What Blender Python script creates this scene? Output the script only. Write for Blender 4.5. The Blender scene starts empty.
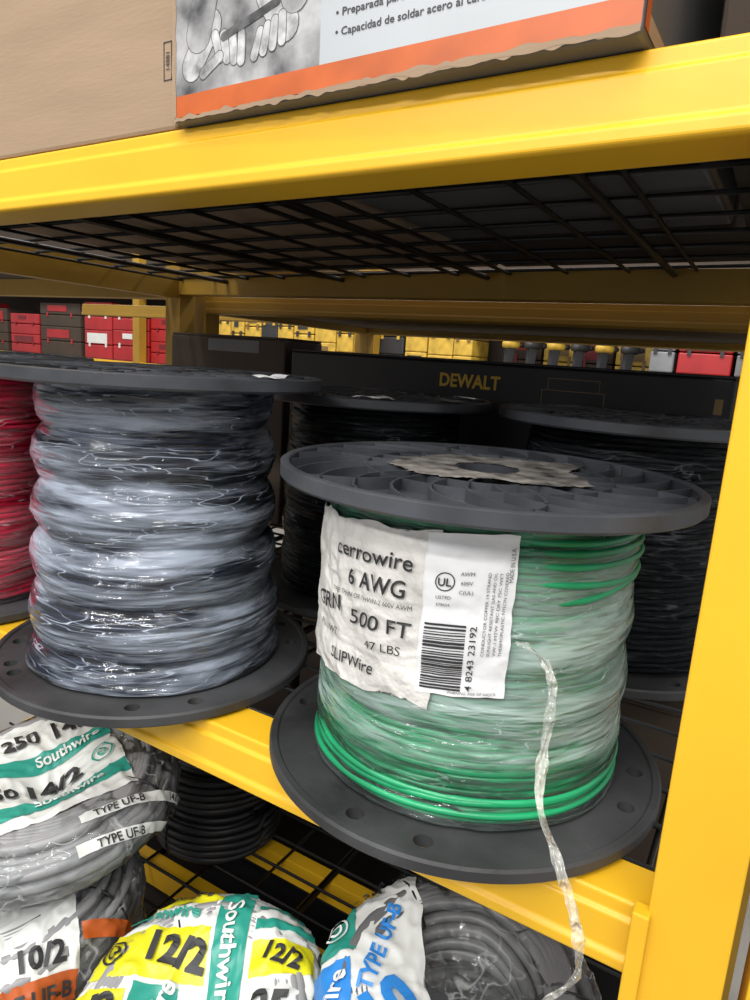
import bpy, math, random, bisect
from math import sin, cos, pi, radians, sqrt, atan2, exp
from mathutils import Vector, Matrix, noise
random.seed(11)
scn = bpy.context.scene
try:
    scn.view_settings.view_transform = 'Standard'
except Exception:
    pass
COL = scn.collection

# ------------------------------------------------------------ materials
def new_mat(name):
    m = bpy.data.materials.new(name); m.use_nodes = True
    nt = m.node_tree
    return m, nt, nt.nodes, nt.links, nt.nodes['Principled BSDF']

def mat(name, col, rough=0.5, metal=0.0, var=0.12, scale=8.0, bump=0.0, bscale=60.0, spec=0.5, stretch=(1,1,1), dark=None, bdist=0.003):
    m, nt, N, L, b = new_mat(name)
    b.inputs['Roughness'].default_value = rough
    b.inputs['Metallic'].default_value = metal
    b.inputs['Specular IOR Level'].default_value = spec
    tc = N.new('ShaderNodeTexCoord'); mp = N.new('ShaderNodeMapping')
    mp.inputs['Scale'].default_value = stretch
    L.new(tc.outputs['Object'], mp.inputs['Vector'])
    nz = N.new('ShaderNodeTexNoise'); nz.inputs['Scale'].default_value = scale
    nz.inputs['Detail'].default_value = 6
    L.new(mp.outputs['Vector'], nz.inputs['Vector'])
    rp = N.new('ShaderNodeValToRGB')
    d = dark if dark else tuple(c*(1-var*2) for c in col)
    rp.color_ramp.elements[0].position = 0.3; rp.color_ramp.elements[0].color = (*d, 1)
    rp.color_ramp.elements[1].position = 0.7; rp.color_ramp.elements[1].color = (*[min(1, c*(1+var*0.6)) for c in col], 1)
    L.new(nz.outputs['Fac'], rp.inputs['Fac'])
    L.new(rp.outputs['Color'], b.inputs['Base Color'])
    if bump > 0:
        n2 = N.new('ShaderNodeTexNoise'); n2.inputs['Scale'].default_value = bscale
        n2.inputs['Detail'].default_value = 4
        L.new(mp.outputs['Vector'], n2.inputs['Vector'])
        bp = N.new('ShaderNodeBump'); bp.inputs['Strength'].default_value = bump
        bp.inputs['Distance'].default_value = bdist
        L.new(n2.outputs['Fac'], bp.inputs['Height'])
        L.new(bp.outputs['Normal'], b.inputs['Normal'])
    return m

def film(name, white=(0.8,0.84,0.86), haze=(0.02,0.35), crease=0.7, gloss=0.35, stretch=(1,1,5), scale=10.0, bump=1.0, rough=0.09, cw=0.012, zclear=None, bdist=0.010, dist=0.5, hr=(0.40,0.66), fine=0.25):
    m, nt, N, L, b = new_mat(name)
    out = N['Material Output']
    b.inputs['Base Color'].default_value = (*white, 1)
    b.inputs['Roughness'].default_value = 0.2
    tc = N.new('ShaderNodeTexCoord')
    def mapped(rot, st):
        mp = N.new('ShaderNodeMapping'); mp.inputs['Scale'].default_value = st; mp.inputs['Rotation'].default_value = rot
        L.new(tc.outputs['Object'], mp.inputs['Vector']); return mp.outputs['Vector']
    def nz(vec, sc, det, dist=0.5, ro=0.5):
        n = N.new('ShaderNodeTexNoise'); n.inputs['Scale'].default_value = sc; n.inputs['Detail'].default_value = det
        n.inputs['Distortion'].default_value = dist; n.inputs['Roughness'].default_value = ro
        L.new(vec, n.inputs['Vector']); return n.outputs['Fac']
    def math_(op, a, c=None, val=None, clamp=False):
        n = N.new('ShaderNodeMath'); n.operation = op; n.use_clamp = clamp
        L.new(a, n.inputs[0])
        if c is not None: L.new(c, n.inputs[1])
        elif val is not None: n.inputs[1].default_value = val
        return n.outputs[0]
    def rng(a, f0, f1, t0, t1):
        n = N.new('ShaderNodeMapRange'); n.inputs['From Min'].default_value=f0; n.inputs['From Max'].default_value=f1
        n.inputs['To Min'].default_value=t0; n.inputs['To Max'].default_value=t1; L.new(a, n.inputs['Value']); return n.outputs['Result']
    V1 = mapped((0.06,-0.05,0), stretch); V2 = mapped((-0.16,0.12,0.6), stretch)
    h0 = nz(V1, scale*0.7, 4, 0.3, 0.6)
    hz = rng(h0, hr[0], hr[1], haze[0], haze[1])
    def lines(vec, sc, wdt):
        n = nz(vec, sc, 1.5, dist)
        a = math_('ABSOLUTE', math_('SUBTRACT', n, val=0.5))
        return rng(a, 0.0, wdt, 1.0, 0.0)
    l1 = lines(V1, scale*1.2, cw); l2 = lines(V2, scale*2.2, cw*1.2)
    g0 = rng(nz(V2, scale*0.5, 2), 0.42, 0.56, 0.0, 1.0); g9 = rng(nz(V1, scale*0.6, 2), 0.40, 0.60, 0.15, 1.0)
    cr = math_('MULTIPLY', math_('MAXIMUM', math_('MULTIPLY', l1, g9), math_('MULTIPLY', l2, g0)), val=crease)
    if zclear:
        sx = N.new('ShaderNodeSeparateXYZ'); L.new(tc.outputs['Object'], sx.inputs[0])
        wob = math_('ADD', sx.outputs['Z'], math_('MULTIPLY', math_('SUBTRACT', h0, val=0.5), val=0.12))
        g1 = rng(wob, zclear[0], zclear[0]+0.02, 0.15, 1); g2 = rng(wob, zclear[1]-0.03, zclear[1], 1, 0.2)
        gg = math_('MULTIPLY', g1, g2)
        hz = math_('MULTIPLY', hz, gg); cr = math_('MULTIPLY', cr, math_('MAXIMUM', gg, val=0.5))
    fac = math_('MAXIMUM', hz, cr, clamp=True)
    hh = nz(V1, scale*1.5, 2, dist, 0.4); h2 = nz(V2, scale*3.2, 1.5, dist)
    H = math_('ADD', hh, math_('MULTIPLY', h2, val=fine))
    bp = N.new('ShaderNodeBump'); bp.inputs['Strength'].default_value = bump; bp.inputs['Distance'].default_value = bdist
    L.new(H, bp.inputs['Height'])
    gl = N.new('ShaderNodeBsdfGlossy'); gl.inputs['Roughness'].default_value = rough
    gl.inputs['Color'].default_value = (1,1,1,1)
    L.new(bp.outputs['Normal'], gl.inputs['Normal']); L.new(bp.outputs['Normal'], b.inputs['Normal'])
    tr = N.new('ShaderNodeBsdfTransparent'); tr.inputs['Color'].default_value = (0.97,0.985,0.985,1)
    fr = N.new('ShaderNodeLayerWeight'); fr.inputs['Blend'].default_value = gloss
    L.new(bp.outputs['Normal'], fr.inputs['Normal'])
    m1 = N.new('ShaderNodeMixShader'); 
    L.new(fr.outputs['Fresnel'], m1.inputs['Fac']); L.new(tr.outputs[0], m1.inputs[1]); L.new(gl.outputs[0], m1.inputs[2])
    m2 = N.new('ShaderNodeMixShader')
    L.new(fac, m2.inputs['Fac']); L.new(m1.outputs[0], m2.inputs[1]); L.new(b.outputs[0], m2.inputs[2])
    L.new(m2.outputs[0], out.inputs['Surface'])
    return m

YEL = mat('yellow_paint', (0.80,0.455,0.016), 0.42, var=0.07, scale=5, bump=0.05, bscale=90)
YELD = mat('yellow_paint_shaded', (0.38,0.22,0.022), 0.5, var=0.1, scale=5)  # darker copy of the yellow, rear dimness put into the paint colour
BLKW = mat('black_wire_coat', (0.010,0.010,0.011), 0.4)
PLAS = mat('black_reel_plastic', (0.058,0.063,0.073), 0.38, var=0.25, scale=18, bump=0.10, bscale=120)
PLASD = mat('dusty_reel_plastic', (0.046,0.047,0.050), 0.55, var=0.38, scale=11, bump=0.15, bscale=160)
GREEN = mat('green_insulation', (0.015,0.35,0.14), 0.3, var=0.2, scale=14)
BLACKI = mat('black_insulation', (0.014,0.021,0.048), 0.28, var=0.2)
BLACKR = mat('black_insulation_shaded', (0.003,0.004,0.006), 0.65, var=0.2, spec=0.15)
REDI = mat('red_insulation', (0.90,0.02,0.09), 0.35, var=0.12)
GREYC = mat('grey_cable_jacket', (0.30,0.30,0.31), 0.42, var=0.10, scale=20)
GREYK = mat('dark_grey_cable_jacket', (0.15,0.15,0.155), 0.42, var=0.10, scale=20)
BLKC = mat('black_cable_jacket', (0.013,0.013,0.015), 0.5)
PAPER = mat('label_paper', (0.70,0.685,0.65), 0.40, var=0.11, scale=24, bump=1.0, bscale=30, bdist=0.009)
PAPERW = mat('label_paper_white', (0.80,0.81,0.82), 0.38, var=0.05, scale=15, bump=0.5, bscale=34, bdist=0.005)
TORN = mat('torn_sticker_paper', (0.20,0.185,0.17), 0.8, var=0.48, scale=60, bump=0.5)
INK = mat('black_ink', (0.025,0.025,0.028), 0.5)
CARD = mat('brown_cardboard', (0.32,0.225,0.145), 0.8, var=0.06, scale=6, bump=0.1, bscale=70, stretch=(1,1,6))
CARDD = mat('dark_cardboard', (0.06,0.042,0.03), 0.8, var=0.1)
TAPE = mat('packing_tape', (0.30,0.20,0.12), 0.25)
BLKB = mat('black_printed_carton', (0.008,0.008,0.010), 0.5)
DWY = mat('yellow_print', (0.62,0.38,0.03), 0.5, var=0.03)
GREYP = mat('grey_print', (0.13,0.13,0.135), 0.5)
ORG = mat('orange_print', (0.52,0.105,0.016), 0.45, var=0.14, scale=25)
PANEL = mat('silver_grey_print', (0.42,0.45,0.47), 0.4, var=0.04)
PHOTO = mat('monochrome_photo_print', (0.36,0.36,0.36), 0.4, var=0.5, scale=34, dark=(0.04,0.04,0.045))
GLOVE = mat('pale_glove_print', (0.48,0.48,0.48), 0.4, var=0.45, scale=90, dark=(0.14,0.14,0.14))
MIDG = mat('mid_grey_print', (0.12,0.12,0.125), 0.4, var=0.4, scale=80)
TEAL = mat('teal_print', (0.03,0.32,0.25), 0.35, var=0.06)
WHT = mat('white_print', (0.74,0.76,0.74), 0.33, var=0.05)
LEMON = mat('lemon_print', (0.74,0.70,0.02), 0.33, var=0.06)
BLUE = mat('blue_print', (0.03,0.24,0.68), 0.4, var=0.04)
REDP = mat('red_case_plastic', (0.42,0.018,0.022), 0.4)
REDD = mat('dark_red_plastic', (0.18,0.01,0.015), 0.4)
YCASE = mat('yellow_case_plastic', (0.68,0.44,0.06), 0.45, var=0.2, scale=14)
DARKP = mat('dark_case_plastic', (0.03,0.03,0.033), 0.5)
BRNP = mat('brown_case_print', (0.20,0.12,0.04), 0.5)
CONC = mat('concrete_floor', (0.30,0.29,0.27), 0.5, var=0.1, scale=2)
WALLM = mat('painted_block_wall', (0.42,0.38,0.34), 0.8, var=0.05, scale=2)
GREYM = mat('galvanised_grey', (0.22,0.23,0.25), 0.4)

FILM_G = film('stretch_film_green', white=(0.62,0.80,0.74), haze=(0.12,0.56), crease=0.70, gloss=0.28, stretch=(1,1,6), scale=8.5, zclear=(0.048,0.205), bdist=0.009, rough=0.07, dist=0.6, hr=(0.39,0.61), fine=0.4, cw=0.009)
FILM_B = film('stretch_film_clear', white=(0.60,0.68,0.82), haze=(0.02,0.56), crease=0.75, gloss=0.36, stretch=(1,1,8), scale=6.5, bdist=0.010, rough=0.07, cw=0.010, dist=0.45, hr=(0.44,0.62), fine=0.35)
FILM_R = film('stretch_film_red', white=(0.95,0.74,0.78), haze=(0.0,0.16), crease=0.5, gloss=0.2, stretch=(1,1,6), scale=8)
FILM_D = film('stretch_film_shaded', white=(0.3,0.32,0.36), haze=(0.0,0.02), crease=0.25, gloss=0.10, stretch=(1,1,6), scale=8)  # darkened film copy, shade at the rear put into its colour
BAG = film('clear_bag_film', white=(0.82,0.84,0.85), haze=(0.0,0.10), crease=0.45, gloss=0.24, stretch=(1,1,1), scale=13, cw=0.010, dist=0.8, fine=0.35, rough=0.06, bdist=0.008)
STRAND = film('film_strand', white=(0.74,0.74,0.68), haze=(0.25,0.65), crease=0.9, gloss=0.4, stretch=(1,1,1), scale=60)

# ------------------------------------------------------------ mesh builder
class MB:
    def __init__(s): s.v=[]; s.f=[]; s.m=[]; s.s=[]
    def add(s, verts, faces, mi=0, sm=False):
        o=len(s.v); s.v += [tuple(p) for p in verts]
        for f in faces:
            s.f.append([i+o for i in f]); s.m.append(mi); s.s.append(sm)
    def box(s,x0,x1,y0,y1,z0,z1,mi=0):
        v=[(x0,y0,z0),(x1,y0,z0),(x1,y1,z0),(x0,y1,z0),(x0,y0,z1),(x1,y0,z1),(x1,y1,z1),(x0,y1,z1)]
        s.add(v,[(0,3,2,1),(4,5,6,7),(0,1,5,4),(1,2,6,5),(2,3,7,6),(3,0,4,7)],mi)
    def grid(s,fn,nu,nv,mi=0,sm=True,cu=False):
        vs=[]; fs=[]
        for j in range(nv+1):
            for i in range(nu if cu else nu+1):
                vs.append(fn(i/nu,j/nv))
        w = nu if cu else nu+1
        for j in range(nv):
            for i in range(nu):
                a=j*w+i; b=j*w+(i+1)%w
                fs.append((a,b,b+w,a+w))
        s.add(vs,fs,mi,sm)
    def lathe(s,prof,n=96,mi=0,sm=True,closed=True,c=(0,0)):
        vs=[];fs=[]; m=len(prof)
        for i in range(n):
            a=2*pi*i/n
            for r,z in prof: vs.append((c[0]+r*cos(a),c[1]+r*sin(a),z))
        for i in range(n):
            k=(i+1)%n
            for j in range(m if closed else m-1):
                l=(j+1)%m
                fs.append((i*m+j,k*m+j,k*m+l,i*m+l))
        s.add(vs,fs,mi,sm)
    def tube(s,pts,r,n=6,mi=0,closed=False,sm=True,flat=1.0):
        P=[Vector(p) for p in pts]; m=len(P); vs=[];fs=[]
        for i,p in enumerate(P):
            if closed: t=(P[(i+1)%m]-P[i-1])
            else: t=P[min(i+1,m-1)]-P[max(i-1,0)]
            if t.length<1e-9: t=Vector((1,0,0))
            t.normalize()
            up=Vector((0,0,1)) if abs(t.z)<0.9 else Vector((0,1,0))
            a=t.cross(up).normalized(); b=a.cross(t)
            rr = r(i/(m-1)) if callable(r) else r
            for k in range(n):
                q=2*pi*k/n
                vs.append(p+a*cos(q)*rr+b*sin(q)*rr*flat)
        lim = m if closed else m-1
        for i in range(lim):
            j=(i+1)%m
            for k in range(n):
                l=(k+1)%n
                fs.append((i*n+k,i*n+l,j*n+l,j*n+k))
        if not closed:
            fs.append(tuple(range(n))); fs.append(tuple((m-1)*n+k for k in range(n)))
        s.add(vs,fs,mi,sm)
    def prism(s,poly,x0,x1,mi=0,axis='x'):
        n=len(poly)
        if axis=='x': v=[(x0,a,b) for a,b in poly]+[(x1,a,b) for a,b in poly]
        else: v=[(a,x0,b) for a,b in poly]+[(a,x1,b) for a,b in poly]
        f=[tuple(range(n)),tuple(range(2*n-1,n-1,-1))]+[(i,(i+1)%n,n+(i+1)%n,n+i) for i in range(n)]
        s.add(v,f,mi)
    def mesh(s,name,mats):
        me=bpy.data.meshes.new(name); me.from_pydata(s.v,[],s.f)
        for m in mats: me.materials.append(m)
        me.polygons.foreach_set('material_index',s.m); me.polygons.foreach_set('use_smooth',s.s)
        me.update(); return me

def obj(name,data,parent=None,loc=(0,0,0),rot=(0,0,0)):
    o=bpy.data.objects.new(name,data); COL.objects.link(o)
    o.location=loc; o.rotation_euler=rot
    if parent: o.parent=parent
    return o
def tag(o,label,cat,group=None,kind=None):
    o['label']=label
    if cat: o['category']=cat
    if group: o['group']=group
    if kind: o['kind']=kind
    return o
def thing(name,label,cat,loc,group=None,rot=(0,0,0)):
    e=obj(name,None,None,loc,rot); e.empty_display_size=0.05
    return tag(e,label,cat,group)
def part(name,mb,mats,parent,label=None,loc=(0,0,0),rot=(0,0,0)):
    o=obj(name,mb.mesh(name,mats),parent,loc,rot)
    if label: o['label']=label
    return o
def bevel(o,w=0.002,seg=2):
    m=o.modifiers.new('bevel','BEVEL'); m.width=w; m.segments=seg; m.limit_method='ANGLE'; return o
def sharp(o,deg=35):
    try: o.data.set_sharp_from_angle(angle=radians(deg))
    except Exception:
        for p in o.data.polygons: p.use_smooth=False
    return o

# ------------------------------------------------------------ text
_tc={}
def text_geo(st,bold):
    k=(st,bold)
    if k in _tc: return _tc[k]
    cu=bpy.data.curves.new('t','FONT'); cu.body=st; cu.size=1; cu.resolution_u=3; cu.offset=bold
    o=bpy.data.objects.new('t',cu); COL.objects.link(o)
    dg=bpy.context.evaluated_depsgraph_get()
    me=bpy.data.meshes.new_from_object(o.evaluated_get(dg))
    v=[(p.co.x,p.co.y) for p in me.vertices]; f=[tuple(p.vertices) for p in me.polygons]
    bpy.data.objects.remove(o); bpy.data.meshes.remove(me); bpy.data.curves.remove(cu)
    xs=[p[0] for p in v]
    x0,x1=min(xs),max(xs)
    v=[(p[0]-(x0+x1)/2,p[1]-0.35) for p in v]
    _tc[k]=(v,f,x1-x0); return _tc[k]
def text(mb,st,u,v,h,mi,mapf,w=0.0008,width=None,rot=0.0,bold=0.0):
    vs,fs,wd=text_geo(st,bold)
    sy=h/0.7; sx=(width/wd) if width else sy
    c,s_=cos(rot),sin(rot)
    out=[]
    for x,y in vs:
        X=x*sx; Y=y*sy
        out.append(mapf(u+X*c-Y*s_, v+X*s_+Y*c, w))
    mb.add(out,fs,mi)
def rect(mb,u0,u1,v0,v1,mi,mapf,w=0.0004,nu=1,nv=1,sm=False,rag=0.0,seed=0.0,rf=90):
    def fn(a,b):
        u=u0+(u1-u0)*a; v=v0+(v1-v0)*b
        if rag>0:
            if a in(0.0,1.0): u+=rag*noise.noise(Vector((v*rf,seed,a*7)))
            if b in(0.0,1.0): v+=rag*noise.noise(Vector((u*rf,seed+5,b*7)))
        return mapf(u,v,w)
    mb.grid(fn,nu,nv,mi,sm)
def ring(mb,u,v,r,t,mi,mapf,w=0.0008,n=24,sv=1.0):
    vs=[];fs=[]
    for i in range(n):
        a=2*pi*i/n
        vs.append(mapf(u+r*cos(a),v+r*sv*sin(a),w)); vs.append(mapf(u+(r-t)*cos(a),v+(r-t)*sv*sin(a),w))
    for i in range(n):
        k=(i+1)%n; fs.append((2*i,2*k,2*k+1,2*i+1))
    mb.add(vs,fs,mi)
def capsule(mb,u,v,ln,r,ang,mi,mapf,w):
    pts=[]
    for i in range(9):
        a=-pi/2+pi*i/8; pts.append((ln/2+r*cos(a),r*sin(a)))
    for i in range(9):
        a=pi/2+pi*i/8; pts.append((-ln/2+r*cos(a),r*sin(a)))
    c,s_=cos(ang),sin(ang)
    mb.add([mapf(u+x*c-y*s_,v+x*s_+y*c,w) for x,y in pts],[tuple(range(len(pts)))],mi)

# ------------------------------------------------------------ camera
th=radians(11.6); ro=radians(3.9); az=radians(30)
F=Vector((-sin(az)*cos(th),cos(az)*cos(th),-sin(th)))
R0=F.cross(Vector((0,0,1))).normalized(); U0=R0.cross(F)
Rc=R0*cos(ro)+U0*sin(ro); Uc=-R0*sin(ro)+U0*cos(ro)
cd=bpy.data.cameras.new('camera'); cd.sensor_fit='HORIZONTAL'; cd.sensor_width=36; cd.lens=36*680/750
cd.clip_start=0.02
cam=bpy.data.objects.new('camera',cd); COL.objects.link(cam)
M=Matrix((Rc,Uc,-F)).transposed().to_4x4(); cam.matrix_world=M
scn.camera=cam

# ------------------------------------------------------------ setting
FZ=-1.35
mb=MB(); mb.box(-14,4,-3,7.0,FZ-0.05,FZ); o=part('floor',mb,[CONC],None); tag(o,'smooth grey polished concrete store floor','floor',kind='structure')
mb=MB(); mb.box(-14,4,6.8,6.9,FZ,3.5); o=part('wall_back',mb,[WALLM],None); tag(o,'beige painted store wall behind far shelving','wall',kind='structure')

# ------------------------------------------------------------ racks
def beam_prof(y,z0,z1,d=0.042,sg=1):
    return [(y,z0),(y-0.003*sg,z0+0.002),(y-0.003*sg,z0+0.009),(y,z0+0.012),(y,z1-0.012),(y+0.003*sg,z1-0.010),(y+0.003*sg,z1-0.001),(y+0.005*sg,z1),(y+d*sg,z1),(y+d*sg,z0)]
def upright(mb,x0,x1,y0,y1,z0,z1):
    t=0.004
    poly=[(x0,y0),(x1,y0),(x1,y1),(x1-.012,y1),(x1-.012,y1-t),(x1-t,y1-t),(x1-t,y0+t),(x0+t,y0+t),(x0+t,y1-t),(x0+.012,y1-t),(x0+.012,y1),(x0,y1)]
    n=len(poly)
    v=[(a,b,z0) for a,b in poly]+[(a,b,z1) for a,b in poly]
    f=[tuple(range(n-1,-1,-1)),tuple(range(n,2*n))]+[(i,(i+1)%n,n+(i+1)%n,n+i) for i in range(n)]
    mb.add(v,f)

XL=-1.18; XR=-0.020
TILT=radians(0.8); TZ=0.0078
rack=thing('storage_rack','yellow painted steel storage rack holding wire spools','rack',(0,0,0))
def rpart(name,mb,mats=None,lab=None,bv=0.0012):
    o=part(name,mb,mats or [YEL],rack,lab)
    if bv: bevel(o,bv,2)
    return o
for (x0,y0,y1) in ((XR,0.392,0.437),(XL-0.045,0.392,0.437)):
    mb=MB(); upright(mb,x0,x0+0.045,y0,y1,FZ,1.0); rpart('upright_post',mb)
for x0 in (XR,XL-0.045):
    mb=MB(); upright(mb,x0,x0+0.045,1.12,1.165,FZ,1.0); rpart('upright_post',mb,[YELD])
for (z0,z1) in ((-0.365,-0.318),(0.113,0.1605),(-0.775,-0.728)):
    mb=MB(); mb.prism(beam_prof(0.40,z0,z1),XL,XR+(0.0 if z0<0 else 0.045)); o=rpart('shelf_beam',mb)
    if z0>0: o.rotation_euler=(0,-TILT,0); o.location=(0,0,TZ); 
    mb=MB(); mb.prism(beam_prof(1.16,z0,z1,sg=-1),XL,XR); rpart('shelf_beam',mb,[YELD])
x=XL-0.03
for (z0,z1) in ((0.105,0.158),(-0.365,-0.318)):
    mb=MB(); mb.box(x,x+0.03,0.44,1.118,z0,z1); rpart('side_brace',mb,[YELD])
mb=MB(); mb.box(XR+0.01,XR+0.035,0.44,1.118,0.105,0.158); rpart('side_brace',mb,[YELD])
mb=MB(); mb.box(XR-0.008,XR+.002,0.386,0.3985,-0.385,-0.31); rpart('beam_connector',mb)
for y in (0.60,0.72):
    mb=MB(); mb.box(XL,XR,y,y+0.022,-0.775,-0.7385); rpart('shelf_beam',mb,[YEL])

def deck(z,y0,y1,x0=XL+0.003,x1=XR-0.003,sx=0.05,sy=0.095,tilt=False,r=0.0022,ns=4):
    mb=MB()
    y=y0
    while y<=y1+1e-6:
        mb.tube([(x0,y,z),(x1,y,z)],r,8); y+=sx
    x=x0+0.01
    while x<=x1:
        mb.tube([(x,y0,z-2*r),(x,y1,z-2*r)],r,8); x+=sy
    o=part('wire_deck',mb,[BLKW],rack,'black welded wire deck')
    if tilt: o.rotation_euler=(0,-TILT,0); o.location=(0,0,TZ)
    for k in range(ns):
        x=x0+0.14+k*(x1-x0-0.28)/(ns-1)
        mb=MB(); mb.tube([(x,y0,z-.0105),(x,y1,z-.0105)],.0045,10)
        p=part('deck_support',mb,[BLKW],o)
    return o
deck(-0.3185,0.4425,1.116)
deck(0.1565,0.4425,1.116,sx=0.084,sy=0.094,tilt=True,r=0.0026)
deck(-0.7305,0.4425,1.116,sx=0.05,sy=0.08)

r2=thing('storage_rack','neighbouring yellow steel storage rack beside dark gap','rack',(0,0,0))
mb=MB(); upright(mb,0.036,0.080,0.392,0.437,FZ,1.0); o=part('upright_post',mb,[YEL],r2); bevel(o,0.0012)
mb=MB(); upright(mb,0.036,0.080,1.12,1.165,FZ,1.0); part('upright_post',mb,[YELD],r2)

rb=thing('storage_rack','yellow steel rack standing back to back, shade in its paint colour','rack',(0,0,0))
for x0 in (XR,XL-0.045):
    for y0 in (1.20,1.92):
        mb=MB(); upright(mb,x0,x0+0.045,y0,y0+0.045,FZ,1.0); part('upright_post',mb,[YELD],rb)
for (z0,z1) in ((-0.365,-0.318),(0.080,0.118)):
    for y in (1.20,1.92):
        mb=MB(); mb.prism(beam_prof(y,z0,z1),XL,XR); part('shelf_beam',mb,[YELD],rb)
mb=MB(); mb.box(XL-0.03,XL,1.245,1.92,0.080,0.118); part('side_brace',mb,[YELD],rb)
mb=MB(); mb.box(XL,XR,1.245,1.918,0.098,0.106); part('shelf_board',mb,[CARDD],rb)
rl=thing('storage_rack','yellow steel rack bay with dim empty upper shelf','rack',(0,0,0))
for (z0,z1) in ((-0.365,-0.318),(0.105,0.15)):
    for y in (1.16,1.92):
        mb=MB(); mb.prism(beam_prof(y,z0,z1,sg=1 if y>1.5 else -1),-2.6,XL-0.046); part('shelf_beam',mb,[YELD],rl)
for y0 in (0.392,1.12):
    mb=MB(); upright(mb,-2.65,-2.605,y0,y0+0.045,FZ,1.0); part('upright_post',mb,[YELD],rl)
mb=MB(); mb.box(-2.6,XL-0.046,0.44,1.116,0.145,0.15); part('shelf_board',mb,[CARDD],rl)

# ------------------------------------------------------------ cartons
def carton(label,x0,x1,y0,y1,z0,z1,m,rotz=0.0,group=None,tape=True,extra=None,mats=None,top=False):
    cx,cy=(x0+x1)/2,(y0+y1)/2
    if top: z0=z0+TZ+0.01396*cx+0.0005
    e=thing('cardboard_box',label,'box',(cx,cy,z0),group,(0,-TILT if top else 0,rotz))
    hx,hy,h=(x1-x0)/2,(y1-y0)/2,z1-z0
    mb=MB(); mb.box(-hx,hx,-hy,hy,0,h-0.004); o=part('carton_body',mb,[m],e); bevel(o,0.003,2)
    for a,b in ((-hy+.001,-.0015),(.0015,hy-.001)):
        mb=MB(); mb.box(-hx+.001,hx-.001,a,b,h-0.004,h)
        o=part('top_flap',mb,[m],e); bevel(o,0.001,1)
    if tape:
        mb=MB(); mb.box(-hx+.002,hx-.002,-0.025,0.025,h,h+0.0006)
        part('tape_strip',mb,[TAPE],e)
    if extra:
        mb=MB(); extra(mb,hx,hy,h); part('printed_panel',mb,mats,e)
    return e
Z1=0.1605
def pr(mb,hx,hy,h):
    mf=lambda u,v,w:(u,-hy-w,v)
    for (a,b,c,d) in ((hx-0.012,hx-0.0112,.035,.062),(hx-0.004,hx-0.0032,.035,.062),(hx-.012,hx-.0032,.035,.0358),(hx-.012,hx-.0032,.0612,.062)):
        rect(mb,a,b,c,d,0,mf)
    text(mb,'14881',hx-0.0075,0.0485,0.004,0,mf,0.0006,rot=pi/2)
carton('large plain brown cardboard box on the yellow beam',-1.02,-0.432,0.404,1.10,Z1,0.50,CARD,extra=pr,mats=[INK],top=True)
def pw(mb,hx,hy,h):
    mf=lambda u,v,w:(u,-hy-w,v)
    rect(mb,-hx+.002,hx-.001,0.003,0.0175,1,mf,0.0006,40,1,rag=0.0)
    rect(mb,-hx+.002,hx-.001,0.0004,0.0034,4,mf,0.0009,260,1,rag=0.0024,seed=3,rf=110)
    rect(mb,-hx+.15,hx-.001,0.0004,0.0040,4,mf,0.0010,160,1,rag=0.0026,seed=9,rf=60)
    rect(mb,-hx+.001,-hx+0.136,0.0175,h-.002,3,mf,0.0006)
    rect(mb,-hx+0.136,hx-0.012,0.0175,h-.002,2,mf,0.0006)
    rect(mb,hx-0.012,hx-.001,0.0170,h-.002,1,mf,0.0006)
    rect(mb,-hx+0.0,-hx+.004,0.002,h-.002,4,mf,0.0009,1,30,rag=0.0015,seed=8)
    # side face: grey print with orange foot and corner
    ms=lambda u,v,w:(hx+w,u,v)
    rect(mb,-hy+.001,-hy+.010,0.003,h-.002,1,ms,.0006); rect(mb,-hy+.010,hy-.002,0.003,.012,4,ms,.0006)
    k=[0]
    def cap(u,v,l,r,a,mi):
        k[0]+=1
        capsule(mb,-hx+u,v-.003,l,r+.0006,a,6,mf,.0008+k[0]*.00001); k[0]+=1
        capsule(mb,-hx+u,v-.003,l,r,a,mi,mf,.0008+k[0]*.00001)
    cap(.030,.050,.030,.0100,.9,5); cap(.034,.082,.05,.0120,1.3,3)
    for i in range(4): cap(.046+i*.0075,.047-i*.0015,.016,.0034,1.9-.12*i,5)
    cap(.040,.036,.018,.0036,.5,5)
    cap(.100,.060,.026,.0105,2.2,5); cap(.112,.086,.04,.0115,1.7,3)
    for i in range(4): cap(.083+i*.0072,.042+i*.002,.015,.0032,1.2+.12*i,5)
    cap(.076,.058,.05,.0022,.25,6)
    text(mb,'\u2022 Preparada para unidad MIG y TIG',-hx+0.201,0.0450,0.0044,0,mf,0.001,width=0.106,bold=0.012)
    text(mb,'\u2022 Capacidad de soldar acero al carbono',-hx+0.205,0.0340,0.0044,0,mf,0.001,width=0.114,bold=0.012)
    text(mb,'\u2022 Soldadora de alambre',-hx+0.187,0.0560,0.0044,0,mf,0.001,width=0.076,bold=0.012)
carton('printed silver and orange tool box with torn lower edge',-0.418,-0.082,0.39,0.86,Z1,0.42,GREYP,rotz=radians(-1.5),tape=False,extra=pw,mats=[INK,ORG,PANEL,PHOTO,CARD,GLOVE,MIDG],top=True)
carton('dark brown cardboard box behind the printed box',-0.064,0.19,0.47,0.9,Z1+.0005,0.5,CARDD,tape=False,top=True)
carton('dark box added at the rear of upper shelf to block light',-0.425,-0.03,0.905,1.11,Z1+.0005,0.45,CARDD,tape=False,top=True)  # added box, blocks light falling through the upper deck
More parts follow.
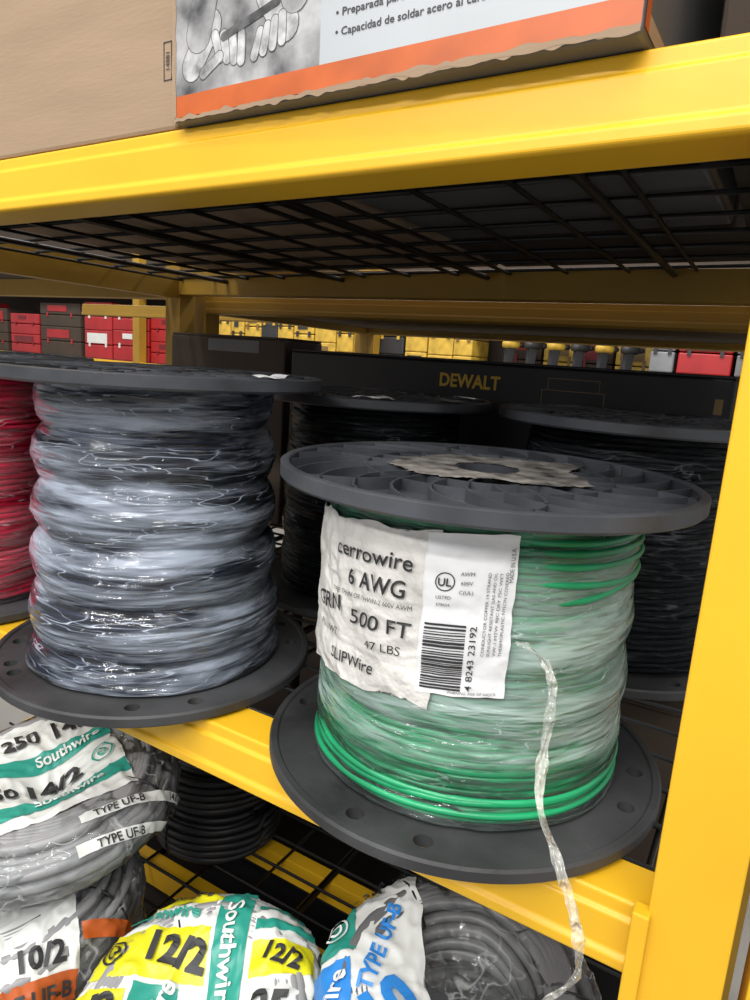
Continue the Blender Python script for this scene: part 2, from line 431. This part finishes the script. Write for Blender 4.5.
def pd(mb,hx,hy,h):
    mf=lambda u,v,w:(u,-hy-w,v)
    text(mb,'DEWALT',hx-0.364,h-0.032,0.0195,0,mf,0.0008,width=0.100,bold=0.03)
    a,b,c,d=hx-0.25,hx-0.16,h-0.036,h-0.018
    for q in ((a,b,c,c+.0012),(a+.008,b-.008,d-.0012,d),(a,a+.0012,c-.02,c),(b-.0012,b,c-.02,c),(a+.008,a+.0092,c,d),(b-.0092,b-.008,c,d)):
        rect(mb,*q,1,mf)
    rect(mb,hx-0.022,hx-0.012,h-.05,h-.03,1,mf)
BZ=-0.316
carton('black product carton with yellow lettering behind spools',-0.76,-0.052,0.985,1.10,BZ,0.010,BLKB,tape=False,extra=pd,mats=[DWY,BRNP])
def pe(mb,hx,hy,h):
    mf=lambda u,v,w:(u,-hy-w,v)
    rect(mb,-hx+.10,hx-.06,h-.03,h-.008,0,mf)
carton('small dark brown carton beside the black carton',-1.06,-0.775,0.985,1.10,BZ,0.028,CARDD,tape=False,extra=pe,mats=[GREYP])
g='dark cartons added on the lower shelf to block light'  # added cartons, stop light leaking in from behind the shelf
carton('dark carton added at rear of lower shelf to block light',-0.62,-0.03,0.86,1.10,-0.728,-0.40,CARDD,group=g)
carton('dark carton added at rear of lower shelf to block light',-1.14,-0.64,0.86,1.10,-0.728,-0.40,CARDD,group=g)
g='dark cartons added under the rack as shade filler'  # added black cartons, keep the space below the shelf dark
for i in range(3):
    x=-1.15+i*0.375
    carton('dark carton added on floor under the rack as shade filler',x,x+0.365,0.455,1.10,FZ,-0.84,BLKB,group=g,tape=False)
g='cartons added on the rear rack to block light'  # added cartons, block back light to darken the rack interior
for i in range(3):
    x=-1.14+i*0.37
    carton('dark carton added on the rear rack shelf to block light',x,x+0.36,1.26,1.85,-0.318,-0.03,CARDD,group=g)

# ------------------------------------------------------------ spools
def body_r(z,phi,H,rt,rb,seed,amp,per):
    t=min(1,max(0,z/H))
    b=rb+(rt-rb)*t
    n=noise.noise(Vector((cos(phi)*1.2+seed,sin(phi)*1.2,z*9)))
    q=abs(sin(pi*(z/per)+n*0.7+seed))
    return b+amp*(q**0.7-0.6)+0.0022*n

def make_flange_bottom(R):
    mb=MB()
    mb.lathe([(0.018,0.0),(R-0.002,0.0),(R,0.002),(R,0.009),(R-0.0015,0.011),(R-0.006,0.011),(R-0.0075,0.0095),(0.018,0.0095)],128)
    return mb
def holes(o,R,angs,rad=0.0062,ro_=0.0195):
    mb=MB()
    for a in angs:
        cx,cy=(R-ro_)*cos(a),(R-ro_)*sin(a)
        m=20; vs=[];
        for z in (-0.01,0.03):
            for k in range(m):
                b=2*pi*k/m
                lx=rad*cos(b); ly=rad*1.1*sin(b)
                vs.append((cx+lx*cos(a)-ly*sin(a),cy+lx*sin(a)+ly*cos(a),z))
        fs=[tuple(range(m-1,-1,-1)),tuple(range(m,2*m))]+[(k,(k+1)%m,m+(k+1)%m,m+k) for k in range(m)]
        mb.add(vs,fs)
    c=bpy.data.objects.new('cut',mb.mesh('cut',[])); COL.objects.link(c); c.parent=o.parent; c.location=o.location; c.rotation_euler=o.rotation_euler
    md=o.modifiers.new('b','BOOLEAN'); md.operation='DIFFERENCE'; md.object=c; md.solver='EXACT'
    bpy.context.view_layer.update()
    dg=bpy.context.evaluated_depsgraph_get()
    me=bpy.data.meshes.new_from_object(o.evaluated_get(dg))
    o.modifiers.clear(); o.data=me; bpy.data.objects.remove(c); sharp(o,30)
    
def make_flange_top(R,H):
    mb=MB(); b=H-0.012
    mb.lathe([(0.022,b),(R-0.002,b),(R,b+0.002),(R,H-0.001),(R-0.0015,H),(R-0.006,H),(R-0.007,H-0.001),(R-0.007,b+0.003),(0.022,b+0.003)],128)
    mb.lathe([(0.022,b+.002),(0.030,b+.002),(0.030,H),(0.022,H)],48,sm=False)
    mb.lathe([(0.094,b+.002),(0.0962,b+.002),(0.0962,H-.001),(0.094,H-.001)],96,sm=False)
    mb.lathe([(0.065,b+.002),(0.067,b+.002),(0.067,H-.001),(0.065,H-.001)],64,sm=False)
    n=24
    for i in range(n):
        a=2*pi*i/n
        def bl(r0,r1,da,th=0.0012):
            steps=8; L=[];Rr=[]
            for k in range(steps+1):
                t=k/steps; r=r0+(r1-r0)*t; aa=a+da*t*t
                L.append((r*cos(aa)-th*sin(aa),r*sin(aa)+th*cos(aa))); Rr.append((r*cos(aa)+th*sin(aa),r*sin(aa)-th*cos(aa)))
            vs=[];
            for (p,q) in zip(L,Rr):
                vs += [(p[0],p[1],b+.002),(q[0],q[1],b+.002),(q[0],q[1],H-.0008),(p[0],p[1],H-.0008)]
            fs=[]
            for k in range(steps):
                o_=4*k
                for j in range(4):
                    fs.append((o_+j,o_+(j+1)%4,o_+4+(j+1)%4,o_+4+j))
            mb.add(vs,fs)
        bl(0.067,R-0.008,0.42)
        if i%4==0: bl(0.096,R-0.008,-0.20)
        if i%2==0: bl(0.030,0.066,0.0)
    return mb

def spool(label,cx,cy,H,R,rt,rb,wm,fm,seed,wd=0.0062,res=96,fres=(240,110),amp=0.004,per=0.05,wrinkle=0.0022,hoff=0.0,rz=0.0,group='wire spools on the shelf',angs=None,wz=40):
    e=thing('wire_spool',label,'wire spool',(cx,cy,BZ),group)
    o=part('flange',make_flange_bottom(R),[PLASD],e); 
    holes(o,R,angs or [hoff+2*pi*i/7 for i in range(7)])
    sharp(part('flange',make_flange_top(R,H),[PLAS],e,rot=(0,0,rz)))
    mb=MB(); mb.lathe([(0.022,0.0),(0.06,0.0095),(0.06,H-.012),(0.022,H-.009)],48,closed=True); part('reel_core',mb,[PLAS],e)
    z0,z1=0.0135,H-0.0155
    turns=int((z1-z0)/wd)
    pts=[]
    for i in range(turns*res+1):
        t=i/(turns*res); ph=2*pi*i/res+seed
        z=z0+(z1-z0)*t
        zz=z+0.0020*noise.noise(Vector((cos(ph)*1.5,sin(ph)*1.5+seed,z*wz)))*min(1,min(t,1-t)*12)
        r=body_r(z,ph,H,rt,rb,seed,amp,per)-wd*0.5-0.0006+0.0010*noise.noise(Vector((ph*0.7,z*160,seed)))
        pts.append((r*cos(ph),r*sin(ph),zz))
    mb=MB(); mb.tube(pts,wd*0.50,8); part('wire_winding',mb,[wm],e)
    mb=MB()
    za,zb=0.012,H-0.0125
    def fn(a,b):
        ph=2*pi*a; z=za+(zb-za)*b
        r=body_r(z,ph,H,rt,rb,seed,amp,per)+0.0006
        n=noise.noise(Vector((cos(ph)*2.5,sin(ph)*2.5+seed,z*60+1.5*noise.noise(Vector((cos(ph)*2,sin(ph)*2,z*10))))))
        n2=noise.noise(Vector((cos(ph)*6,sin(ph)*6,z*130)))
        r+=wrinkle*max(0,n+0.15)*1.5+wrinkle*0.35*max(0,n2)
        return (r*cos(ph),r*sin(ph),z)
    mb.grid(fn,fres[0],fres[1],0,True,True); part('plastic_wrap',mb,[fm],e)
    return e

def pairs(a,b):
    return [radians(q+90*k) for k in range(4) for q in (a,b)]
HG=0.239; GX,GY=-0.19,0.50
gs=spool('spool of green wire in cloudy film with white paper label',GX,GY,HG,0.160,0.1175,0.1225,GREEN,FILM_G,1.3,wd=0.0056,fres=(320,150),amp=0.0035,per=0.046,rz=0.2,angs=pairs(-76,-97),wrinkle=0.0015)
for (z,ph0,ph1,sl,dr) in ((0.2115,-62,60,-.002,.0026),(0.2050,-58,62,-.003,.0022),(0.1970,-60,62,-.004,.0026),(0.186,-58,64,-.006,.0024),(0.170,-50,60,.006,.0016),
        (0.0185,-170,70,.003,.0016),(0.0245,-150,60,.005,.0026),(0.034,-160,70,-.003,.0022)):
    pts=[]
    for i in range(90):
        t=i/89; ph=radians(ph0+(ph1-ph0)*t)
        zz=z+sl*sin(t*2.6)+0.0016*noise.noise(Vector((t*4,z*100,0)))
        r=body_r(zz,ph,HG,0.1175,0.1225,1.3,0.0035,0.046)+dr*0.35-0.004*max(0,1-min(t,1-t)*6)
        pts.append((r*cos(ph),r*sin(ph),zz))
    mb=MB(); mb.tube(pts,0.0025,8); part('loose_wire',mb,[GREEN],gs)
def lab(u,v,w):
    ph=radians(-154)+u/0.122
    z=(-0.114+0.316)+v+0.08*u
    r=body_r(max(.013,z),ph,HG,0.1175,0.1225,1.3,0.0015,0.046)+0.0050+w
    cr=1.0 if u<0.15 else 0.5
    r+=cr*(0.0014*noise.noise(Vector((u*45,v*45,3)))+0.0011*noise.noise(Vector((u*110,v*90,1)))+0.0010*max(0,1-abs(noise.noise(Vector((u*38+v*20,v*60,8))))*4))
    return (r*cos(ph),r*sin(ph),z)
mb=MB()
rect(mb,0,0.158,-0.117,0,0,lab,0.0,150,110,True,rag=0.007,seed=2,rf=34)
rect(mb,0.149,0.2055,-0.1085,-0.001,1,lab,0.0006,50,60,True,rag=0.001,seed=4)
T=lambda s,u,v,h,wd=None,rot=0,bold=0.0:text(mb,s,u,v,h,2,lab,0.0022,wd,rot,bold)
T('cerrowire',0.108,-0.021,0.0110,0.068,-0.03,0.010)
T('6 AWG',0.1135,-0.0400,0.0116,0.048,-0.03,0.014)
T('TYPE THHN OR THWN-2 600V AWM',0.107,-0.0525,0.0032,0.072)
T('GRN',0.0660,-0.063,0.0115,0.034,0.10,0.014)
T('500 FT',0.120,-0.0670,0.0104,0.048,-.02,0.008)
T('PULL/WT',0.068,-0.083,0.0050,0.028)
T('47 LBS',0.124,-0.083,0.0060,0.027)
T('SLIPWire',0.096,-0.100,0.0084,0.044,0,0.010)
ring(mb,0.1625,-0.032,0.0062,0.0007,2,lab,0.0014); T('UL',0.1625,-0.032,0.005,None,0,0.02)
T('LISTED',0.1625,-0.042,0.0022); T('E78654',0.1625,-0.047,0.0020)
for i,s_ in enumerate(('AWM','600V','C(UL)')): T(s_,0.176,-0.026-i*.006,0.0024)
random.seed(5); v=-0.060
while v>-0.104:
    h=random.choice((0.0006,0.0009,0.0014,0.0018)); rect(mb,0.152,0.178,v-h,v,2,lab,0.0014,8,1); v-=h+random.choice((0.0006,0.0009,0.0012))
T('4 8243 23192',0.1825,-0.082,0.0040,0.044,pi/2,0.006)
T('MADE IN U.S.A.',0.2020,-0.020,0.0026,0.022,pi/2)
for i,s_ in enumerate(('CONDUCTOR COPPER 19 STRAND','SUNLIGHT RESISTANT GAS AND OIL','VW-1 MTW 90C DRY 75C WET','THERMOPLASTIC NYLON COVERED')):
    T(s_,0.1890+i*0.0035,-0.052,0.0018,0.055,pi/2)
T('WARNING: RISK OF SHOCK',0.185,-0.1055,0.0018,0.03)
part('paper_label',mb,[PAPER,PAPERW,INK],gs,'white crumpled paper label with black print')
mb=MB()
def ts(a,b):
    ph=2*pi*a
    ro_=0.070+0.026*noise.noise(Vector((cos(ph)*1.2,sin(ph)*1.2,4)))+0.014*noise.noise(Vector((cos(ph)*3,sin(ph)*3,7)))+0.005*noise.noise(Vector((cos(ph)*16,sin(ph)*16,7)))
    r=0.0255+(ro_-0.0255)*b
    return (r*cos(ph),r*sin(ph),HG+0.0004+0.0007*noise.noise(Vector((r*90*cos(ph),r*90*sin(ph),1))))
mb.grid(ts,200,12,0,True,True); part('torn_sticker',mb,[TORN],gs,'torn dirty grey paper sticker')

HB=0.294
spool('tall spool of black wire in shiny wrinkled stretch film',-0.525,0.473,HB,0.158,0.105,0.121,BLACKI,FILM_B,4.1,fres=(340,200),amp=0.009,per=0.052,wrinkle=0.0015,angs=pairs(-51,-29)+pairs(-110,-131)[:1])
spool('tall spool of red wire in clear stretch film',-0.855,0.455,HB,0.155,0.108,0.118,REDI,FILM_R,7.7,res=64,fres=(160,80),hoff=0.3,wrinkle=.0012)
spool('spool of black wire in film coloured for shade behind others',-0.472,0.802,HB-.022,0.155,0.112,0.120,BLACKR,FILM_D,2.2,res=64,fres=(140,70),hoff=0.5,wrinkle=.001)
spool('spool of black wire in film coloured for shade behind the green spool',-0.142,0.822,HB-0.020,0.152,0.112,0.120,BLACKR,FILM_D,9.2,res=64,fres=(140,70),hoff=0.1,wrinkle=.001)

P=[(-0.112,0.3795,-0.160),(-0.098,0.379,-0.166),(-0.0895,0.377,-0.178),(-0.087,0.372,-0.197),(-0.0865,0.366,-0.218),(-0.080,0.345,-0.236),(-0.063,0.322,-0.246),(-0.051,0.315,-0.264),(-0.044,0.313,-0.283),(-0.044,0.313,-0.303),(-0.055,0.313,-0.322),(-0.064,0.313,-0.345)]
def catmull(P,n=10):
    P=[Vector(p) for p in P]; out=[]
    for i in range(len(P)-1):
        p0=P[max(i-1,0)];p1=P[i];p2=P[i+1];p3=P[min(i+2,len(P)-1)]
        for k in range(n):
            t=k/n
            out.append(0.5*((2*p1)+(-p0+p2)*t+(2*p0-5*p1+4*p2-p3)*t*t+(-p0+3*p1-3*p2+p3)*t**3))
    out.append(P[-1]); return out
pp=catmull(P,16)
mb=MB()
def rib(a,b):
    i=min(len(pp)-1,int(a*(len(pp)-1)+0.5)); p=pp[i]
    tw=0.6+0.9*noise.noise(Vector((a*7,0,0)))*2
    w=(0.0030+0.0014*noise.noise(Vector((a*30,0,0))))*(b-0.5)*2
    crk=0.0011*sin(b*9+a*60)
    return p+Vector((cos(tw)*w,sin(tw)*w,0.3*w*sin(a*60)))+Vector((0,crk,0))
mb.grid(rib,len(pp)-1,8,0,True)
o=part('film_strand',mb,[STRAND],None); tag(o,'twisted loose strand of clear film hanging from green spool','plastic strip')

def scrap(label,c,sx,sy,m,seed,rz=0):
    mb=MB()
    def fn(a,b):
        x=(a-.5)*sx*(1+.3*noise.noise(Vector((b*2,seed,0)))); y=(b-.5)*sy*(1+.5*noise.noise(Vector((a*2,seed,2))))
        return (x,y,0.0012+0.005*abs(noise.noise(Vector((a*2,b*2,seed)))))
    mb.grid(fn,24,14,0,True); o=part('torn_film_scrap',mb,[m],None,loc=c,rot=(0,0,rz)); tag(o,label,'plastic scrap')
zt=BZ+HB
scrap('torn piece of white wrap on black spool flange',(-0.388,0.475,zt),0.026,0.05,PAPERW,1,0.3)
scrap('torn piece of white paper on rear spool flange',(-0.41,0.69,zt-.022),0.045,0.03,PAPERW,5,0.5)
scrap('torn piece of clear wrap on rear spool flange',(-0.345,0.765,zt-.022),0.03,0.03,STRAND,8,0.5)

# ------------------------------------------------------------ cable coils
SH=-0.7275
def coil(label,cx,cy,z0,R,T,cm,seed,lt=None,rot=0.5,tilt=(0,0),bag=True,group='bagged cable coils',ri=0.050,rc=0.0050):
    e=thing('cable_coil',label,'cable coil',(cx,cy,z0),group,(tilt[0],tilt[1],0))
    nr=max(3,int((R-ri)/(2.15*rc))); nz=int((T-2*rc)/(2.02*rc))
    pts=[]; k=44
    for a in range(nz+1):
        rng=range(nr+1) if a%2==0 else range(nr,-1,-1)
        zc=rc+(T-2*rc)*a/nz
        q=abs(a/nz-.5)*2; ins=(1-sqrt(max(0,1-q**3)))*0.30*(R-ri)
        for b in rng:
            rr=ri+ins+(R-ri-2*ins-rc)*b/nr
            for i in range(k):
                ph=2*pi*i/k
                dr=0.0032*noise.noise(Vector((cos(ph)*1.3+b*.25,sin(ph)*1.3+a*.25,seed)))
                dz=0.0030*noise.noise(Vector((cos(ph)*1.3+b*.35,sin(ph)*1.3-a*.3,seed+9)))
                r_=rr+dr; z_=min(T-rc,max(rc,zc+dz)); pts.append((r_*cos(ph),r_*sin(ph),z_))
    mb=MB(); mb.tube(pts,rc,7); part('cable_windings',mb,[cm],e)
    for a in (0.4,2.5,4.6):
        ring_pts=[]
        for i in range(20):
            q=2*pi*i/20; rr=(R+ri)/2+((R-ri)/2+.002)*cos(q); ring_pts.append((rr*cos(a),rr*sin(a),T/2+(T/2)*sin(q)))
        mb=MB(); mb.tube(ring_pts,0.0012,5,closed=True)
        part('binding_tie',mb,[BLKC],e)
    if not bag: return e
    Rb=R+0.002; Tb=T/2+0.001
    def lump(x,y,z):
        n=noise.noise(Vector((x*20,y*20,z*20+seed)))
        rdg=1-abs(noise.noise(Vector((x*34+3,y*34,z*34+seed))))*2
        rd2=1-abs(noise.noise(Vector((x*60+9,y*60,z*60+seed))))*2
        return 0.0016*n+0.0026*max(0,rdg)**3+0.0020*max(0,rd2)**3
    EX=0.34
    def surf(ph,t,w=0.0):
        ct=max(0.0,cos(t))
        rr=Rb*ct**EX; z=Tb*sin(t)
        x,y=rr*cos(ph),rr*sin(ph)
        l=lump(x,y,z)+w
        nr_=ct**0.8; nz_=sin(t)
        x+=cos(ph)*nr_*l; y+=sin(ph)*nr_*l
        z=T/2+z+nz_*l
        if t>0: z-=0.028*exp(-(rr/0.044)**2)*sin(t)
        return (x,y,max(0.0005,z))
    mb=MB()
    def bg_(a,b):
        t=(b-.5)*2; t=(1-(1-abs(t))**2)*(1 if t>0 else -1)*pi/2
        return surf(2*pi*a,t)
    mb.grid(bg_,160,90,0,True,True)
    part('plastic_bag',mb,[BAG],e)
    if lt:
        tab=[]; s=0; pv=None
        for i in range(801):
            q=i/800
            t=pi/2-(q**2)*(pi/2+1.25)
            rr=Rb*max(0,cos(t))**EX; z=Tb*sin(t)
            if pv: s+=sqrt((rr-pv[0])**2+(z-pv[1])**2)
            pv=(rr,z); tab.append((s,t))
        keys=[a[0] for a in tab]
        def t_of(sv):
            i=bisect.bisect_left(keys,sv)
            if i<=0: return tab[0][1]
            if i>=len(tab): return tab[-1][1]
            a=tab[i-1];b=tab[i]
            return a[1]+(b[1]-a[1])*(sv-a[0])/max(1e-9,b[0]-a[0])
        c,s_=cos(rot),sin(rot)
        def mf(u,v,w):
            x,y=u*c-v*s_,u*s_+v*c
            return surf(atan2(y,x),t_of(sqrt(x*x+y*y)),0.0014+w)
        mb=MB(); lt(mb,mf); part('printed_label',mb,[WHT,TEAL,ORG,LEMON,BLUE,INK],e)
    return e

def L14(mb,mf):
    rect(mb,-.135,.070,-.070,.090,0,mf,0,90,80,True,rag=.006,rf=30)
    rect(mb,-.134,.069,.020,.040,1,mf,.0010,80,10,True)
    rect(mb,-.134,.069,-.052,-.030,1,mf,.0010,80,10,True)
    text(mb,'14/2',.040,.060,.020,5,mf,.0028,rot=.05,bold=.03)
    text(mb,'250',-.015,.060,.017,5,mf,.0028,rot=.05,bold=.03)
    text(mb,'14/2',.004,-.006,.022,5,mf,.0028,bold=.04)
    text(mb,'250',-.048,-.006,.017,5,mf,.0028,bold=.03)
    text(mb,'Southwire',.025,.030,.011,0,mf,.0036,bold=.02)
    ring(mb,.052,-.006,.011,.0018,1,mf,.0030); ring(mb,.052,-.006,.005,.0018,1,mf,.0030)
    text(mb,'Southwire',.012,-.041,.011,0,mf,.0036,bold=.02)
    rect(mb,.010,.140,-.096,-.086,0,mf,.0004,40,4,True)
    text(mb,'TYPE UF-B',.045,-.091,.007,5,mf,.0026,bold=.02); text(mb,'14/2',.105,-.091,.007,5,mf,.0026,bold=.02)
    rect(mb,.0,.130,-.124,-.114,0,mf,.0004,40,4,True)
    text(mb,'TYPE UF-B',.040,-.119,.007,5,mf,.0026,bold=.02)
def L10(mb,mf):
    rect(mb,-.115,.055,-.205,.06,0,mf,0,80,120,True,rag=.005,rf=40)
    rect(mb,-.114,.054,-.146,-.120,2,mf,.0010,70,14,True)
    rect(mb,-.114,.054,-.182,-.164,1,mf,.0010,60,12,True)
    rect(mb,.058,.118,-.100,-.086,2,mf,.0010,24,8,True)
    text(mb,'TYPE UF-B',.010,-.133,.012,5,mf,.0030,bold=.03)
    text(mb,'10/2',.025,-.104,.016,5,mf,.0030,bold=.04)
    text(mb,'10/2',.012,-.155,.012,5,mf,.0030,bold=.03)
    text(mb,'Southwire',-.01,-.173,.012,0,mf,.0032,bold=.02)
def L12(mb,mf):
    rect(mb,-.120,.100,-.10,.112,0,mf,0,100,90,True,rag=.007,rf=40)
    rect(mb,-.10,.000,.026,.066,3,mf,.0010,40,16,True)
    rect(mb,-.118,-.060,-.03,.016,3,mf,.0010,24,16,True)
    rect(mb,-.075,.01,.090,.110,3,mf,.0010,36,10,True)
    rect(mb,.004,.034,-.04,.110,1,mf,.0012,14,50,True)
    rect(mb,.040,.095,.024,.052,3,mf,.0010,24,14,True)
    rect(mb,.040,.095,.062,.072,1,mf,.0010,24,6,True); rect(mb,.040,.085,.084,.092,1,mf,.0010,20,6,True)
    rect(mb,-.055,-.020,-.06,.022,1,mf,.0010,12,24,True)
    text(mb,'TYPE UF-B',-.032,.100,.008,5,mf,.0030,bold=.02)
    text(mb,'Southwire',-.045,.079,.011,1,mf,.0030,bold=.03)
    text(mb,'12/2',-.024,.046,.021,5,mf,.0032,rot=-.15,bold=.05)
    text(mb,'12/2',-.086,-.002,.020,5,mf,.0032,rot=.25,bold=.05)
    text(mb,'Southwire',-.038,-.012,.013,0,mf,.0034,rot=1.3,bold=.03)
    ring(mb,-.080,.046,.011,.002,5,mf,.0030); ring(mb,-.080,.046,.006,.002,5,mf,.0030)
    text(mb,'Southwire',.019,.045,.014,0,mf,.0038,rot=-pi/2,bold=.02)
    text(mb,'12/2',.068,.038,.014,5,mf,.0034,rot=-.3,bold=.04)
    text(mb,'25',.060,.000,.022,5,mf,.0034,rot=-.15,bold=.04)
    text(mb,'1910',-.085,.080,.008,5,mf,.0030)
def L12B(mb,mf):
    rect(mb,-.135,-.022,-.125,.100,0,mf,0,60,90,True,rag=.006,rf=40)
    rect(mb,-.134,-.076,.030,.074,1,mf,.0010,20,30,True)
    rect(mb,-.134,-.080,-.122,.024,4,mf,.0010,24,36,True)
    rect(mb,-.060,-.023,-.122,-.052,1,mf,.0010,16,24,True)
    ring(mb,-.092,.052,.011,.0018,0,mf,.0032); ring(mb,-.092,.052,.006,.0018,0,mf,.0032)
    text(mb,'TYPE UF-B',-.056,.030,.011,4,mf,.0036,rot=1.15,bold=.03)
    text(mb,'10',-.050,-.012,.030,4,mf,.0036,rot=.6,bold=.05)
    text(mb,'* 3M',-.064,.076,.009,5,mf,.0042,rot=.2,bold=.01)
    text(mb,'ACB 069',-.050,.089,.008,5,mf,.0042,rot=.1)
    text(mb,'Southwire',-.100,-.025,.014,0,mf,.0034,rot=1.3,bold=.02)
r31=radians(31)
def lean(deg): 
    return (radians(deg),0)
LX,LY=-0.612,0.372
coil('grey cable coil in a clear bag beneath other coils',LX,LY,SH,0.120,0.105,GREYC,1,None)
coil('grey cable coil in bag with orange and teal label',LX+.032,LY-.034,SH+.124,0.123,0.085,GREYC,2,L10,r31+.50,lean(5))
coil('grey cable coil in bag with teal and white label',LX+.022,LY+.022,SH+.232,0.126,0.060,GREYC,3,L14,r31+.62,lean(9))
coil('grey cable coil in a clear bag beneath other coils',-0.340,0.358,SH,0.103,0.098,GREYC,4,None)
coil('grey cable coil in bag with yellow and teal label',-0.332,0.354,SH+.132,0.110,0.074,GREYC,5,L12,r31-.02,lean(15))
coil('grey cable coil in a clear bag beneath other coils',-0.140,0.462,SH,0.101,0.090,GREYK,6,None)
coil('grey cable coil in a clear bag beneath other coils',-0.140,0.462,SH+.098,0.101,0.080,GREYK,8,None)
coil('grey cable coil in bag with blue and teal label',-0.142,0.436,SH+.204,0.107,0.066,GREYK,7,L12B,r31+.05,lean(12),ri=.054,rc=.0058)
for i in range(2):
    coil('bare coil of black cable stacked behind grey coils',-0.645,0.70,SH+i*.0785,0.095,0.076,BLKC,10+i,None,bag=False,group='black cable coils')

# ------------------------------------------------------------ far aisle
fr=thing('storage_rack','far yellow shelving across the aisle full of tool cases','rack',(0,0,0))
for x in (-12.2,-9.8,-7.4,-5.0,-2.6,-0.2,0.9):
    mb=MB(); upright(mb,x,x+0.08,4.2,4.28,FZ,1.6); part('upright_post',mb,[YELD],fr)
for z in (-0.16,0.55,-0.9):
    mb=MB(); mb.prism(beam_prof(4.2,z-.08,z),-12.2,1.0); part('shelf_beam',mb,[YEL],fr)
    mb=MB(); mb.box(-12.2,1.0,4.245,4.9,z-.02,z-.001); part('shelf_board',mb,[GREYM],fr)
mb=MB(); mb.box(-12.2,1.0,4.9,4.92,FZ,1.6); part('back_panel',mb,[CARDD],fr)
def case(x,w,h,m,trim,label,y=4.30,d=0.3,z=-0.16,txt=None):
    e=thing('tool_case',label,'tool case',(x+w/2,y+d/2,z),'tool cases on far shelving')
    mb=MB(); mb.box(-w/2,w/2,-d/2,d/2,0,h*.5-.003); bevel(part('case_base',mb,[m],e),.008,2)
    mb=MB(); mb.box(-w/2,w/2,-d/2,d/2,h*.5+.003,h); bevel(part('case_lid',mb,[m],e),.008,2)
    for s_ in (-.3,.3):
        mb=MB(); mb.box(w*s_-.010,w*s_+.010,-d/2-.008,-d/2,h*.42,h*.58)
        part('latch',mb,[trim],e)
    k=random.random()
    mb=MB(); mb.box(-w*(.40-.2*k),w*(.34-.3*k),-d/2-.004,-d/2+.002,h*(.54+.2*k),h*.90)
    part('case_badge',mb,[trim],e)
def stack(x,w,m,trim,label,hs):
    z=-0.16
    for h in hs:
        case(x,w,h,m,trim,label,z=z); z+=h+.002
x=-8.4
while x<-4.5:
    w=random.uniform(.35,.7); q=random.random(); stack(x,w,REDP if q<.75 else CARDD,REDD if q<.6 else (WHT if q<.75 else REDP),'red or dark plastic tool case on far shelf',(random.uniform(.18,.28),random.uniform(.2,.26))); x+=w+random.uniform(.01,.08)
while x<-1.90:
    w=random.uniform(.12,.22); q=random.random(); stack(x,w,YCASE if q<.88 else DARKP,BRNP if q<.5 else (DARKP if q<.88 else YCASE),'yellow and black plastic tool case',(random.uniform(.14,.27),random.uniform(.20,.28))); x+=w+random.uniform(.004,.015)
def drill(x,y,z,rz,m):
    e=thing('power_drill','yellow and black cordless drill on far shelf','power tool',(x,y,z),'cordless drills on far shelving',rot=(0,0,rz))
    mb=MB(); mb.lathe([(0,-.07),(.024,-.07),(.028,-.04),(.028,.03),(.020,.045),(0,.045)],20,closed=False)
    part('motor_body',mb,[m],e,loc=(0,0,.21),rot=(0,pi/2,0))
    mb=MB(); mb.lathe([(0,.045),(.018,.045),(.015,.08),(.006,.09),(0,.09)],16,closed=False)
    part('chuck',mb,[DARKP],e,loc=(0,0,.21),rot=(0,pi/2,0))
    mb=MB(); mb.prism([(-.045,.05),(-.010,.05),(0.0,.19),(-.045,.19)],-.016,.016,axis='y'); bevel(part('grip',mb,[DARKP],e),.006)
    mb=MB(); mb.box(-.065,.025,-.03,.03,0,.05); bevel(part('battery',mb,[DARKP],e),.008)
carton('low black carton used as plinth for cordless drills',-1.66,-.72,4.28,4.50,-.16,-.05,BLKB,tape=False)
for i in range(6): drill(-1.57+i*.15,4.39,-.0495,0.9,YCASE if i%2==0 else DARKP)
for i in range(4):
    case(-1.66+i*.235,.22,.46,YCASE if i%2 else CARDD,BRNP if i%2 else REDD,'yellow or brown tool case behind the drills',y=4.60,d=.28)
x=-.70
while x<.5:
    red=(x>-.55 and x<-.25); w=.28 if red else .13; stack(x,w,REDP if red else GREYM,DARKP,'grey or red plastic tool case on far shelf',(.2,.24)); x+=w+.02
# ------------------------------------------------------------ lights
w=bpy.data.worlds.new('world'); scn.world=w; w.use_nodes=True
bg=w.node_tree.nodes['Background']; bg.inputs['Color'].default_value=(0.97,0.98,1.0,1); bg.inputs['Strength'].default_value=0.55
def area(name,loc,rot,sx,sy,p,col=(1,0.95,0.88)):
    l=bpy.data.lights.new(name,'AREA'); l.shape='RECTANGLE'; l.size=sx; l.size_y=sy; l.energy=p; l.color=col
    o=bpy.data.objects.new(name,l); COL.objects.link(o); o.location=loc; o.rotation_euler=rot; return o
area('ceiling_lamp',(0.1,-0.5,2.3),(radians(12),0,0),2.6,0.14,32)
area('ceiling_lamp',(-1.6,-0.9,2.3),(radians(18),0,radians(90)),2.4,0.14,32)
area('ceiling_lamp',(1.0,-1.9,2.0),(radians(42),0,radians(15)),2.4,0.12,54,(1,0.97,0.93))  # extra strip added to put glints on the film, angled at the rack
area('ceiling_lamp',(-0.6,-2.6,1.7),(radians(55),0,radians(-8)),2.4,0.12,64,(1,0.97,0.95))  # extra low strip added for front reflections on the film
area('ceiling_lamp',(-0.2,-1.2,2.4),(radians(28),0,radians(80)),2.4,0.10,26,(0.95,0.97,1.0))  # extra thin strip added for more film glints
area('ceiling_lamp',(-2.5,3.1,2.4),(radians(10),0,0),6.0,0.3,80)
area('ceiling_lamp',(-6.5,3.1,2.4),(radians(10),0,0),6.0,0.3,80)
area('ceiling_lamp',(-0.6,3.1,2.4),(radians(20),0,0),4.0,0.3,60)
